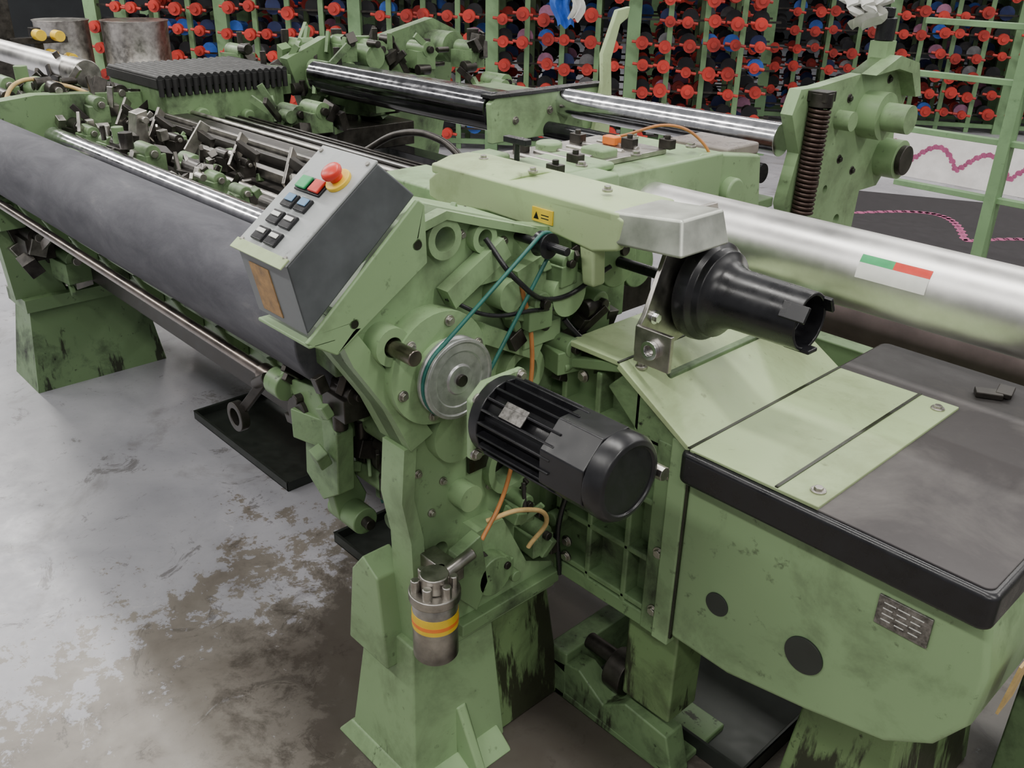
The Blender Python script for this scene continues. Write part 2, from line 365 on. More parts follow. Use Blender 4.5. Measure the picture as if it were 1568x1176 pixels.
for c,s in [((-3.68,.88,.72),1.3),((-3.65,.95,.60),1.4),((-3.6,1.05,.5),1.4),((-3.62,1.2,.5),1.4),((-3.7,1.0,.85),1.3),((-3.6,1.25,.65),1.2),((-3.9,.95,.95),1.3),((-4.0,1.05,1.05),1.2),((-3.9,1.2,1.08),1.2),((-3.75,1.3,1.04),1.1),((-4.15,1.1,1.08),1.2),((-3.85,1.42,1.06),1.2),((-4.2,1.35,1.1),1.2),((-3.5,1.0,.92),1.)]:
    casting(rng.choice((gp,dp)),sp,dp,c,s,6)
gp.bx(-4.3,-3.86,.95,1.5,.75,1.0); 
gp.cyl((-4.1,1.2,1.10),(-3.9,1.2,1.10),.05)
gp.done(); sp.done(); dp.done()
wire(LM,'yellow_hose_far',[(-3.9,1.0,1.05),(-3.95,1.1,1.15),(-3.9,1.25,1.13),(-3.8,1.35,1.08)],.008,CARD)
p=Part(LM,'guide_tube_far',ALU,.003); p.cyl((-6.2,1.36,1.16),(-4.05,1.36,1.16),.05,seg=40); p.done()
p=Part(LM,'guide_tube_collar',STEEL,.003); p.cyl((-4.12,1.36,1.16),(-3.95,1.36,1.16),.055); p.done()
p=Part(LM,'dobby_box',GREEN2,.008); p.bx(-4.1,-3.62,1.50,2.05,.85,1.13); p.bx(-3.64,-3.60,1.52,2.0,.95,1.11); p.cyl((-3.6,1.65,1.02),(-3.56,1.65,1.02),.03); p.cyl((-3.6,1.85,1.0),(-3.56,1.85,1.0),.025); p.done()
p=Part(LM,'ribbed_cover',BLACKC,.001)
p.bx(-4.1,-3.60,1.49,2.06,1.13,1.165)
for i in range(20): 
    y=1.505+i*.0285; p.cyl((-4.09,y,1.168),(-3.595,y,1.168),.012,seg=10); p.cyl((-3.598,y,1.10),(-3.598,y,1.165),.011,seg=10)
p.done()
# ---- breast roll, bars
p=Part(LM,'cloth_take_up_roll',ROLLM,.004); p.cyl((-3.74,.86,.975),(-1.34,.85,1.0),.115,seg=64); p.done()
p=Part(LM,'roll_shaft',STEEL,.002); p.cyl((-3.80,.86,.975),(-1.24,.85,1.0),.03); p.done()
p=Part(LM,'chrome_guide_bar',CHROME,.002); p.cyl((-3.66,1.10,.985),(-1.32,1.10,1.0),.036,seg=40); p.cyl((-3.7,1.02,.94),(-1.3,1.02,.96),.012); p.done()
p=Part(LM,'front_rod',RODM,.001); p.cyl((-3.76,.80,.84),(-1.52,.80,.84),.0135,seg=24); p.cyl((-1.60,.80,.84),(-1.53,.80,.84),.02); p.done()
p=Part(LM,'front_beam',GREEN2,.006)
p.bx(-3.75,-1.22,.96,1.04,.70,.84); p.bx(-3.75,-1.30,.90,.97,.78,.80); p.bx(-3.75,-1.3,1.04,1.25,.84,.86)
for i in range(9):
    x=-3.5+i*.25; p.prism([(.88,.80),(.96,.80),(.96,.70),(.92,.72)],'x',x,x+.02)
p.done()
p=Part(LM,'lower_beam',DARKST,.006); p.bx(-3.75,-1.22,1.10,1.3,.45,.62); p.bx(-3.75,-1.3,1.6,1.75,.3,.5); p.done()
# ---- sley / reed / temple mechanics
sp=Part(LM,'sley_rails',STEEL,.002); gp=Part(LM,'temple_castings',GREEN2,.003); dp=Part(LM,'temple_dark_parts',DARKST,.002); s2=Part(LM,'temple_steel_parts',STEEL,.002)
sp.bx(-3.75,-1.3,1.40,1.43,.97,1.0); sp.bx(-3.75,-1.3,1.50,1.515,.99,1.04); sp.cyl((-3.75,1.33,.955),(-1.3,1.33,.955),.012); sp.cyl((-3.75,1.62,1.03),(-1.3,1.62,1.03),.01)
dp.bx(-3.78,-1.3,1.2,1.7,.86,.93); dp.bx(-3.75,-1.3,1.54,1.6,.95,1.03); dp.bx(-3.75,-1.3,1.46,1.49,1.0,1.025)
x=-3.75; k=0
while x<-1.7:
    k+=1
    casting(gp if k%3!=1 else dp,s2,dp,(x,1.24+rng.uniform(-.03,.05),.965),rng.uniform(.75,1.1),8)
    if rng.random()<.7: casting(dp,s2,gp,(x+.08,1.37,.99),rng.uniform(.6,.9),7)
    x+=rng.uniform(.13,.2)
for i in range(6):
    x=-3.6+i*.3+rng.uniform(-.06,.06); a=rng.uniform(-.06,.06); s2.bar((x,1.33,1.0),(x+a,1.40,1.09),.010,.04); dp.obx((x+.02,1.38,1.05),(.09,.02,.03),(0,.4,.3))
s2.prism([(1.25,.98),(1.27,1.10),(1.31,1.11),(1.30,1.0)],'x',-3.35,-3.28); s2.cyl((-3.38,1.29,1.08),(-3.25,1.29,1.08),.012)
sp.done(); gp.done(); dp.done(); s2.done()
p=Part(LM,'heddle_frame_rails',DARKST,.002)
for i in range(6): p.bx(-3.7,-1.7,1.70+i*.028,1.712+i*.028,.90,1.0)
p.done()
p=Part(LM,'heddle_frame_trim',ALU,.001); p.bx(-3.7,-1.7,1.756,1.768,1.0,1.006); p.bx(-3.7,-1.7,1.70,1.712,1.0,1.006); p.done()
# ---- top arm and covers over near frame
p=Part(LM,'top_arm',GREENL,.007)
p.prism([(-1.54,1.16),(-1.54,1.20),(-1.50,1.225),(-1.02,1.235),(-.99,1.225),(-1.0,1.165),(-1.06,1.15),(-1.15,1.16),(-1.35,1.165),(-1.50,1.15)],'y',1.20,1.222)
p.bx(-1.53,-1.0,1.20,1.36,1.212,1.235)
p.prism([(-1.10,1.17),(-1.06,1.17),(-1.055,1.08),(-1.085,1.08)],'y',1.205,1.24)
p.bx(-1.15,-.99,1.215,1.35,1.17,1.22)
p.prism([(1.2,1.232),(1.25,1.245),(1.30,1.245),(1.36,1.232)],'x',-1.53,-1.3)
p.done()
p=Part(LM,'warning_sticker',YEL,0); p.bx(-1.215,-1.16,1.197,1.2,1.178,1.205); p.done()
p=Part(LM,'warning_print',BLACK,0); p.prism([(-1.21,1.183),(-1.196,1.183),(-1.203,1.197)],'y',1.1965,1.1972); p.bx(-1.19,-1.17,1.1965,1.197,1.186,1.188); p.bx(-1.19,-1.17,1.1965,1.197,1.192,1.194); p.done()
p=Part(LM,'top_gear_case',GREEN,.008)
p.bx(-1.75,-1.40,1.38,2.10,.95,1.165); p.bx(-1.62,-1.44,1.36,1.7,1.165,1.185)
p.prism([(1.3,1.0),(1.3,1.2),(1.36,1.23),(1.5,1.19),(1.6,1.19),(1.62,1.0)],'x',-1.42,-1.34)
p.cyl((-1.60,1.8,1.05),(-1.36,1.8,1.05),.055); p.bx(-1.8,-1.3,1.25,1.4,.9,1.16)
p.ring((-1.62,1.8,1.05),(-1.50,1.8,1.05),.10,.083,40)
p.prism([(1.95,.85),(1.95,1.15),(2.02,1.17),(2.3,1.13),(2.35,.85)],'x',-1.46,-1.41)
p.cyl((-1.42,2.15,1.05),(-1.38,2.15,1.05),.04)
p.bx(-1.7,-1.62,1.45,1.52,1.16,1.20); p.cyl((-1.67,1.70,1.16),(-1.67,1.70,1.20),.035); p.bx(-1.58,-1.50,1.72,1.78,1.16,1.20)
p.bx(-1.75,-1.34,1.05,1.27,1.05,1.10)
p.done()
p=Part(LM,'gear_case_top_plate',STEEL,.002); p.bx(-1.72,-1.48,1.55,1.95,1.166,1.18)
for i in range(6): p.cyl((-1.66,1.58+i*.06,1.18),(-1.52,1.58+i*.06,1.18),.008,seg=10)
p.done()
p=Part(LM,'gear_case_fittings',DARKST,.002)
for (x,y) in [(-1.69,1.62),(-1.5,1.62),(-1.55,1.88),(-1.68,1.82),(-1.45,1.5),(-1.48,1.95)]: p.bx(x-.02,x+.02,y-.012,y+.012,1.18,1.205); p.cyl((x,y,1.2),(x,y,1.215),.008,seg=10)
p.done()
p=Part(LM,'gear_case_bolts',STEEL,.001)
for (x,y) in [(-1.6,1.42),(-1.47,1.42),(-1.46,1.6),(-1.62,1.98),(-1.44,2.0),(-1.46,1.8)]: p.bolt((x,y,1.186),(0,0,1),.01,.01)
for x in (-1.45,-1.3,-1.1): p.bolt((x,1.28,1.245),(0,0,1),.007,.008)
p.done()
p=Part(LM,'clamp_knob',BLACK,.002); p.cyl((-1.60,1.52,1.18),(-1.60,1.52,1.23),.007); p.bx(-1.64,-1.56,1.51,1.53,1.225,1.24); p.done()
p=Part(LM,'orange_sensor',ORG,.004); p.bx(-1.63,-1.585,1.86,1.89,1.18,1.203); p.done()
wire(LM,'orange_sensor_lead',[(-1.6,1.9,1.2),(-1.5,2.0,1.23),(-1.44,2.05,1.19),(-1.42,2.1,1.1)],.004,ORGC)
p=Part(LM,'tube_collar_label',YEL,0); p.cyl((-1.60,1.8,1.05),(-1.545,1.8,1.05),.1006,seg=48); p.done()
p=Part(LM,'arm_end_bracket',LSTEEL,.006)
p.loft([[(-1.02,1.2,1.175),(-.86,1.2,1.185),(-.86,1.34,1.185),(-1.02,1.34,1.175)],[(-1.02,1.2,1.235),(-.88,1.22,1.245),(-.88,1.34,1.245),(-1.02,1.34,1.235)]])
p.done()
p=Part(LM,'spool_bracket',STEEL,.002)
p.prism([(1.20,.99),(1.20,1.04),(1.215,1.06),(1.28,1.21),(1.32,1.235),(1.40,1.235),(1.42,1.19),(1.40,1.0),(1.30,.98)],'x',-.945,-.935)
p.bx(-.94,-.86,1.195,1.205,.975,1.045); p.done()
p=Part(LM,'spool_bracket_ring',CHROME,.001); p.ring((-.90,1.195,1.01),(-.90,1.185,1.01),.018,.01); p.bolt((-.934,1.36,1.2),(1,0,0),.012,.01); p.bolt((-.934,1.30,1.2),(1,0,0),.012,.01); p.bolt((-.934,1.24,1.05),(1,0,0),.009,.01); p.done()
# black spool
SP=group('black_winding_spool',(-.8,1.365,1.08))
p=Part(SP,'spool_body',BLACK,.002)
o=(-.93,1.365,1.08)
p.lathe(o,(1,0,0),[(.02,0),(.082,.0),(.094,.006),(.096,.02),(.094,.034),(.084,.042),(.082,.055),(.067,.062),(.060,.075),(.0555,.09),(.053,.232),(.046,.232),(.046,.19),(.001,.19)],56)
for k in range(3):
    a=k*2*math.pi/3+.5
    p.obx((-.708,1.365+.0495*math.cos(a),1.08+.0495*math.sin(a)),(.05,.03,.008),(a-math.pi/2,0,0))
p.done()
p=Part(SP,'spool_hub',STEEL,.001); p.cyl((-.75,1.365,1.08),(-.735,1.365,1.08),.014); p.done()
p=Part(SP,'spool_shaft',BLACK,.001); p.cyl((-1.17,1.365,1.08),(-.93,1.365,1.08),.011); p.cyl((-1.01,1.365,1.08),(-.96,1.365,1.08),.018); p.done()
# ---- belt pulleys
p=Part(LM,'drive_pulley',DISC,.001)
p.lathe((-1.11,.905,.975),(1,0,0),[(.01,0),(.074,0),(.074,.006),(.069,.010),(.069,.016),(.074,.020),(.074,.026),(.068,.027),(.066,.024),(.052,.025),(.050,.023),(.028,.024),(.026,.028),(.012,.028)],64)
p.done()
p=Part(LM,'pulley_hub',DARKST,.001); p.cyl((-1.09,.905,.975),(-1.076,.905,.975),.011); p.cyl((-1.15,.905,.975),(-1.11,.905,.975),.02); p.done()
p=Part(LM,'small_pulley',BLACK,.001); p.lathe((-1.11,1.115,1.172),(1,0,0),[(.005,0),(.024,0),(.02,.01),(.02,.016),(.024,.026),(.005,.026)],32); p.cyl((-1.2,1.115,1.172),(-1.04,1.115,1.172),.008); p.done()
c1=V((.905,.975)); c2=V((1.115,1.172)); d=(c2-c1); L=d.length; ang=math.atan2(d.y,d.x); r1,r2=.071,.0225
be=math.acos((r1-r2)/L); pts=[]
for k in range(25):
    a=ang+be+(2*math.pi-2*be)*k/24; pts.append((-1.097,c1.x+r1*math.cos(a),c1.y+r1*math.sin(a)))
for k in range(9):
    a=ang-be+2*be*k/8; pts.append((-1.097,c2.x+r2*math.cos(a),c2.y+r2*math.sin(a)))
wire(LM,'drive_belt',pts,.0038,BELT,True,False)
# ---- motor
MO=group('electric_motor',(-.85,.91,.945))
my,mz=.91,.945
p=Part(MO,'motor_body',BLACKM,.003)
p.cyl((-.985,my,mz),(-.80,my,mz),.054,seg=40)
for k in range(20):
    a=2*math.pi*k/20+.08; rr=.061
    p.obx((-.885,my+rr*math.cos(a),mz+rr*math.sin(a)),(.165,.022,.0045),(a,0,0))
p.cyl((-.99,my,mz),(-.968,my,mz),.069,seg=40)
oc=[(my+.074*math.cos(math.pi/8+k*math.pi/4),mz+.074*math.sin(math.pi/8+k*math.pi/4)) for k in range(8)]
p.prism(oc,'x',-.825,-.735); p.done()
p=Part(MO,'motor_fan_cover',BLACKM,.004); p.lathe((-.735,my,mz),(1,0,0),[(.071,0),(.071,.022),(.065,.032),(.056,.034),(.056,.030),(.001,.030)],48); p.done()
p=Part(MO,'motor_nameplate',PLATE,0); p.obx((-.90,my-.050,mz+.050),(.05,.028,.002),(math.radians(45),0,0)); p.done()
p=Part(MO,'motor_mount_flange',GREEN,.004); p.plate([(my-.06,mz-.07),(my+.06,mz-.07),(my+.07,mz),(my+.06,mz+.065),(my-.03,mz+.065),(my-.06,mz+.04)],[],'x',-1.005,-.99); p.bx(-1.12,-1.0,my+.02,my+.06,mz-.06,mz-.02); p.done()
p=Part(MO,'motor_mount_bolts',STEEL,.001)
for a,b in ((-.05,-.06),(.05,-.06),(.05,.055),(-.045,.04)): p.bolt((-.99,my+a,mz+b),(1,0,0),.008,.008)
p.cyl((-.74,my+.082,mz-.02),(-.70,my+.082,mz-.02),.012,seg=8); p.cyl((-.76,my+.067,mz+.01),(-.72,my+.067,mz+.01),.014,seg=8); p.done()
# ---- control box
CB=group('control_box',(-1.22,.74,1.2))
P1,P2,P3,P4=(.63,1.22),(.80,1.35),(.87,1.29),(.655,1.105)
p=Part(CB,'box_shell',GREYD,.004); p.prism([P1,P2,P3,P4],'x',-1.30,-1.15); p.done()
v=V((0,P2[0]-P1[0],P2[1]-P1[1])); Lv=v.length; v.normalize(); n=V((0,-v.z,v.y)); n=-n if n.z<0 else n
O=V((-1.30,P1[0],P1[1]))
def pan(u,w,h=0): return O+V((u,0,0))+v*w+n*h
MP=Matrix((( 1,0,0,0),(0,v.y,n.y,0),(0,v.z,n.z,0),(0,0,0,1)))
def pbox(part,u,w,su,sw,h0,h1):
    m=Matrix.Translation(pan(u,w,(h0+h1)/2))@MP@Matrix.Diagonal((su,sw,h1-h0,1)); bmesh.ops.create_cube(part.bm,size=1,matrix=m)
p=Part(CB,'panel_plate',GREYP,.002); pbox(p,.075,Lv/2,.152,Lv+.004,0,.005); p.done()
p=Part(CB,'button_bezels',BLACK,.002)
for (u,w) in [(.045,.03),(.083,.03),(.045,.065),(.083,.065),(.045,.10),(.083,.10)]: pbox(p,u,w,.031,.026,.005,.011)
pbox(p,.063,.137,.072,.030,.005,.009); p.done()
for nm,mt,L_ in [('grey_buttons',WHITE,[(.045,.03),(.083,.03),(.045,.065),(.083,.065)]),('blue_button',BLUEB,[(.083,.10),(.045,.10)])]:
    p=Part(CB,nm,mt,.001)
    for (u,w) in L_: pbox(p,u,w+.004,.022,.008 if mt is WHITE else .014,.011,.013)
    p.done()
p=Part(CB,'start_button',GRNB,.002); pbox(p,.045,.137,.028,.024,.009,.014); p.done()
p=Part(CB,'stop_button',RED,.002); pbox(p,.082,.137,.028,.024,.009,.014); p.done()
p=Part(CB,'stop_collar',YEL,.002); p.cyl(pan(.112,.16,.004),pan(.112,.16,.012),.022); p.done()
p=Part(CB,'emergency_stop',RED,.002); p.lathe(pan(.112,.16,.012),n,[(.011,0),(.011,.008),(.016,.009),(.0175,.015),(.016,.020),(.010,.023),(.001,.0235)],32); p.done()
p=Part(CB,'panel_screws',STEEL,0)
for (u,w) in [(.01,.01),(.14,.01),(.01,Lv-.01),(.14,Lv-.01)]: p.cyl(pan(u,w,.004),pan(u,w,.008),.004,seg=12)
p.done()
d4=V((0,P4[0]-P1[0],P4[1]-P1[1])); n4=V((0,-d4.z,d4.y)).normalized(); n4=-n4 if n4.y>0 else n4
R4=Matrix(((1,0,0,0),(0,d4.normalized().y,n4.y,0),(0,d4.normalized().z,n4.z,0),(0,0,0,1)))
p=Part(CB,'front_sticker',BROWNS,0); c=O+d4*.55+V((.055,0,0))+n4*.001
bmesh.ops.create_cube(p.bm,size=1,matrix=Matrix.Translation(c)@R4@Matrix.Diagonal((.06,.085,.002,1))); p.done()
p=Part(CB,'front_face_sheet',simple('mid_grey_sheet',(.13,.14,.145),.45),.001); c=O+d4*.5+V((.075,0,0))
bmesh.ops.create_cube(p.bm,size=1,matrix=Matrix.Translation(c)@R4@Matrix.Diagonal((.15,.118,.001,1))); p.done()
p=Part(CB,'lower_lip',GREENL,.001); pbox(p,.075,.0,.154,.02,.005,.008) ; p.done()
p=Part(CB,'support_bracket',GREEN,.003)
p.plate([(.645,1.095),(.70,1.06),(.885,1.175),(.882,1.275),(.868,1.285),(.662,1.108)],[(.735,1.105,.007),(.865,1.21,.008)],'x',-1.149,-1.141)
p.bx(-1.30,-1.141,.65,.70,1.085,1.092)
p.bar((-1.22,.74,1.10),(-1.22,.90,1.17),.08,.03)
p.done()
p=Part(CB,'bracket_hole_shade',GAPDK,0); p.cyl((-1.1405,.735,1.105),(-1.140,.735,1.105),.007,seg=16); p.cyl((-1.1405,.865,1.21),(-1.14,.865,1.21),.008,seg=16); p.done()  # dark discs set over the bracket holes for the shade inside them
# ---- oil filter
OF=group('oil_filter',(-1.08,.84,.5))
p=Part(OF,'canister',STEEL,.003); p.lathe((-1.08,.835,.405),(0,0,1),[(.02,0),(.038,.002),(.044,.01),(.044,.135),(.04,.14)],40); p.done()
p=Part(OF,'filter_label',YEL,0); p.lathe((-1.08,.835,.485),(0,0,1),[(.0448,0),(.0448,.035)],40); p.done()
p=Part(OF,'filter_print',ORG,0); p.lathe((-1.08,.835,.495),(0,0,1),[(.0452,0),(.0452,.008)],40); p.done()
p=Part(OF,'filter_head',STEEL,.003); p.cyl((-1.08,.835,.545),(-1.08,.835,.565),.050); p.cyl((-1.08,.835,.565),(-1.08,.835,.60),.028)
for k in range(6):
    a=k*math.pi/3; p.cyl((-1.08+.036*math.cos(a),.835+.036*math.sin(a),.56),(-1.08+.036*math.cos(a),.835+.036*math.sin(a),.59),.010,seg=8)
p.bx(-1.16,-1.07,.86,.90,.56,.59); p.cyl((-1.08,.835,.58),(-1.08,.93,.60),.012); p.done()
wire(LM,'orange_cable',[(-1.12,1.08,1.10),(-1.11,1.10,1.0),(-1.10,1.09,.88),(-1.11,1.06,.74),(-1.11,1.03,.66),(-1.10,.97,.60)],.0045,ORGC)
wire(LM,'black_cable_a',[(-1.15,1.02,1.19),(-1.10,1.05,1.12),(-1.10,1.15,1.06),(-1.08,1.28,1.10)],.005,BLACK)
wire(LM,'black_cable_b',[(-1.15,.93,1.10),(-1.12,1.0,1.06),(-1.10,1.1,1.05),(-1.12,1.22,1.02)],.004,BLACK)
wire(LM,'black_cable_c',[(-1.12,1.2,1.0),(-1.07,1.25,.9),(-1.06,1.22,.75),(-1.09,1.18,.55),(-1.1,1.2,.4)],.006,BLACK)
wire(LM,'tan_hose',[(-1.12,1.0,.62),(-1.08,1.06,.64),(-1.07,1.12,.60),(-1.10,1.10,.52)],.005,CARD)
wire(LM,'teal_hose',[(-1.4,.95,.75),(-1.42,.93,.65),(-1.36,.92,.58)],.004,BELT)
p=Part(LM,'filter_side_gear',GREEN2,.003); p.cyl((-1.13,1.0,.50),(-1.09,1.0,.50),.045,seg=20); p.prism([(.90,.60),(.96,.62),(.98,.5),(.95,.44),(.90,.5)],'x',-1.12,-1.09); p.bx(-1.14,-1.1,.92,1.2,.38,.41); p.done()
# ---- drive housing
p=Part(LM,'drive_housing',GREEN,.012,3)
hp=[(-.80,.42),(-.80,.81),(-.265,.81),(-.245,.70),(-.25,.60),(-.29,.53),(-.36,.48),(-.50,.445),(-.66,.415)]
p.prism(hp,'y',1.20,1.90)
p.done()
p=Part(LM,'housing_edge_strip',GREEN,.004); p.bx(-.835,-.795,1.192,1.22,.40,.86); p.done()
p=Part(LM,'housing_edge_seam',GAPDK,0); p.bx(-.7945,-.790,1.195,1.202,.42,.80); p.done()
p=Part(LM,'ribbed_casting',GREEN2,.004)
p.prism([(-1.12,.44),(-1.12,.93),(-.97,.95),(-.80,.84),(-.80,.40),(-.95,.42)],'y',1.24,1.30)
for x in (-1.12,-1.03,-.93): p.bx(x,x+.014,1.20,1.25,.43,.92)
for z in (.44,.56,.69,.82): p.bx(-1.12,-.81,1.20,1.25,z,z+.014)
p.prism([(-1.12,.92),(-.96,.965),(-.79,.855),(-.79,.83),(-.965,.94),(-1.12,.90)],'y',1.195,1.26)
p.bx(-1.12,-.80,1.2,1.25,.40,.435)
p.prism([(-1.0,.90),(-.96,.94),(-.81,.84),(-.81,.70),(-.86,.78)],'y',1.20,1.215)
p.bx(-.87,-.80,1.198,1.25,.40,.84)
p.bx(-1.14,-.9,1.26,1.75,.42,.94)
p.done()
p=Part(LM,'casting_bolts',STEEL,.001)
for (x,z) in [(-.84,.46),(-.84,.60),(-.84,.78),(-1.08,.46),(-1.08,.5),(-1.06,.90)]: p.bolt((x,1.197,z),(0,-1,0),.009,.008)
p.done()
p=Part(LM,'housing_hole_shade',simple('dark_hole_disc',(.03,.035,.03),.5),.001)  # dark discs in place of round holes, their inner shade given as colour
p.cyl((-.70,1.197,.56),(-.70,1.21,.56),.024,seg=36); p.cyl((-.52,1.196,.56),(-.52,1.21,.56),.036,seg=40); p.done()
p=Part(LM,'housing_nameplate',PLATE,.001); p.bx(-.42,-.335,1.196,1.201,.70,.755); p.done()
p=Part(LM,'nameplate_text',WHITE,0)
for i in range(4): 
    for j in range(3): p.bx(-.41+j*.022,-.395+j*.022+.004*(i%2),1.1952,1.196,.712+i*.0105,.7135+i*.0105)
p.done()
def rrect(x0,x1,y0,y1,r,n=6):
    pts=[]
    for cx,cy,a0 in ((x1-r,y0+r,-90),(x1-r,y1-r,0),(x0+r,y1-r,90),(x0+r,y0+r,180)):
        for k in range(n+1):
            a=math.radians(a0+90*k/n); pts.append((cx+r*math.cos(a),cy+r*math.sin(a)))
    return pts
p=Part(LM,'pad_black_border',BLACK,.010,3); p.prism(rrect(-.80,-.255,1.165,1.92,.02),'z',.795,.858); p.done()
p=Part(LM,'pad_top_surface',PAD,.002); p.prism(rrect(-.79,-.267,1.178,1.91,.015),'z',.856,.861); p.done()
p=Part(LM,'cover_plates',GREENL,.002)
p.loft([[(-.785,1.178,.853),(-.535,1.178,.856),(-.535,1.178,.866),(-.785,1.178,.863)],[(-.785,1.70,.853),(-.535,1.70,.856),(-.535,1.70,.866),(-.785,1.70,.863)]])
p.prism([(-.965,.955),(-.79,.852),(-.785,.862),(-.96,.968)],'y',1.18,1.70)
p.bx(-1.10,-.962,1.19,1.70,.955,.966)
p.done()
p=Part(LM,'cover_seams',GAPDK,0)
p.bx(-.790,-.783,1.179,1.70,.862,.8645); p.bx(-.615,-.609,1.179,1.70,.864,.8672); p.bx(-.964,-.959,1.18,1.70,.9665,.9695); p.done()
p=Part(LM,'cover_bolts',STEEL,.001)
for (x,y) in [(-.56,1.22),(-.56,1.66),(-.94,1.22)]: 
    z=.866 if x>-.8 else .956; p.cyl((x,y,z-.003),(x,y,z+.003),.013,seg=24); p.bolt((x,y,z+.002),(0,0,1),.008,.006)
p.done()
p=Part(LM,'loose_clip',DARKST,.002); p.obx((-.52,1.80,.868),(.05,.03,.012),(0,0,.5)); p.obx((-.50,1.83,.87),(.03,.05,.01),(0,0,.2)); p.done()
p=Part(LM,'housing_column',GREENO,.006); p.frus((-.60,-.36,1.34,1.8),0,(-.56,-.40,1.38,1.76),.46); p.bx(-.93,-.80,1.24,1.34,.15,.44); p.done()
p=Part(LM,'floor_bracket',GREEN2,.005)
p.prism([(-1.16,0),(-1.16,.10),(-1.06,.12),(-.98,.07),(-.92,.12),(-.80,.11),(-.77,0)],'y',1.24,1.30)
p.bx(-1.16,-.78,1.24,1.45,0,.02); p.bx(-1.16,-1.1,1.24,1.5,.0,.14); p.done()
p=Part(LM,'shaft_collar',DARKST,.003); p.ring((-1.0,1.3,.14),(-.95,1.3,.14),.05,.03); p.cyl((-1.1,1.32,.14),(-.85,1.32,.14),.02); p.done()
# ---- aluminium tube
p=Part(LM,'aluminium_guide_tube',ALU,.003); p.cyl((-1.56,1.8,1.045),(.75,1.8,1.045),.083,seg=72); p.done()
def tlab(part,x0,x1,a0,a1,r=.0838):
    m=8; ra=[]
    for k in range(m+1):
        a=math.radians(a0+(a1-a0)*k/m); ra.append((1.8+r*math.cos(a),1.045+r*math.sin(a)))
    va=[[part.bm.verts.new((x,y,z)) for (y,z) in ra] for x in (x0,x1)]
    for k in range(m): part.bm.faces.new((va[0][k],va[1][k],va[1][k+1],va[0][k+1]))
p=Part(LM,'tube_sticker',WHITE,0); tlab(p,-.80,-.655,150,172); p.done()
p=Part(LM,'tube_sticker_green',GRNB,0); tlab(p,-.80,-.73,138,150,.0839); p.done()
p=Part(LM,'tube_sticker_red',RED,0); tlab(p,-.73,-.655,138,150,.0839); p.done()
p=Part(LM,'tube_cradle',GREEN2,.005); p.bx(-1.5,.6,1.98,2.03,.72,.79); p.bx(-.3,-.22,1.75,2.0,.0,.98) ; p.bx(.45,.55,1.7,2.0,0,.98); p.done()
p=Part(LM,'covered_warp_roll',LILAC,.004); p.cyl((-1.35,2.35,.78),(.7,2.35,.78),.12,seg=40); p.done()
p=Part(LM,'warp_roll_stand',GREEN2,.004); p.bx(-1.42,-1.36,2.2,2.5,0,.85); p.bx(.7,.76,2.2,2.5,0,.9); p.done()
# ---- rear rollers & brackets
p=Part(LM,'rear_chrome_roller',CHROME,.002); p.cyl((-2.45,2.5,1.14),(-1.47,2.5,1.14),.05,seg=56); p.done()
p=Part(LM,'rear_lower_bars',BLACKR,.002); p.cyl((-2.4,2.42,1.05),(-1.47,2.42,1.05),.03); p.bx(-3.7,-1.5,2.35,2.45,.75,.85); p.done()
p=Part(LM,'beam_cover_black',BLACKR,.004)
p.cyl((-3.55,2.19,1.125),(-2.405,2.19,1.125),.062,seg=48); p.bx(-3.55,-2.405,2.19,2.3,1.15,1.187); p.done()
p=Part(LM,'beam_cover_top',GREEN2,.004); p.bx(-3.0,-2.405,2.29,2.72,1.10,1.13); p.done()
p=Part(LM,'beam_cover_front',DKCHROME,.002); p.cyl((-3.55,2.175,1.146),(-2.41,2.175,1.146),.053,seg=48); p.done()
p=Part(LM,'beam_cover_end',GREEN,.004); p.prism([(2.14,1.03),(2.13,1.165),(2.16,1.185),(2.70,1.185),(2.70,1.03)],'x',-2.405,-2.38); p.done()
p=Part(LM,'beam_cover_trim',BLACK,.001); p.bx(-2.43,-2.375,2.13,2.72,1.183,1.195); p.done()
p=Part(LM,'beam_cover_bolts',STEEL,.001)
for y,z in ((2.25,1.10),(2.42,1.12),(2.42,1.06),(2.6,1.12)): p.bolt((-2.38,y,z),(1,0,0),.01,.01)
p.done()
p=Part(LM,'upright_lever',GREENL,.004)
p.prism([(2.62,.95),(2.67,1.2),(2.66,1.30),(2.73,1.45),(2.80,1.46),(2.79,1.42),(2.75,1.40),(2.71,1.28),(2.73,1.1),(2.72,.95)],'x',-2.37,-2.35); p.done()
p=Part(LM,'rear_bracket_near',GREEN,.006)
p.plate([(2.47,1.22),(2.50,1.29),(2.60,1.29),(2.85,1.31),(3.0,1.36),(3.14,1.33),(3.20,1.22),(3.16,1.10),(3.18,1.0),(3.10,.92),(2.98,.92),(2.96,.60),(3.0,.0),(2.75,.0),(2.70,.6),(2.55,.85),(2.50,.95),(2.54,1.1)],[(2.66,1.08,.012),(2.74,.96,.014),(2.85,.84,.02)],'x',-1.47,-1.43)
p.cyl((-1.44,2.93,1.18),(-1.36,2.93,1.18),.075,seg=36); p.cyl((-1.44,2.93,1.18),(-1.28,2.93,1.18),.045,seg=32)
p.cyl((-1.44,3.1,1.02),(-1.36,3.1,1.02),.065,seg=32); p.cyl((-1.44,2.75,1.18),(-1.38,2.75,1.18),.03)
p.prism([(2.85,1.31),(3.0,1.36),(3.14,1.33),(3.20,1.22),(3.16,1.22),(3.1,1.30),(3.0,1.32)],'x',-1.47,-1.38)
p.bx(-1.48,-1.42,2.97,3.03,1.33,1.40)
p.done()
p=Part(LM,'rear_bracket_dark_hub',DARKST,.003); p.cyl((-1.36,3.1,1.02),(-1.34,3.1,1.02),.05); p.cyl((-1.44,2.62,1.0),(-1.40,2.62,1.0),.02)
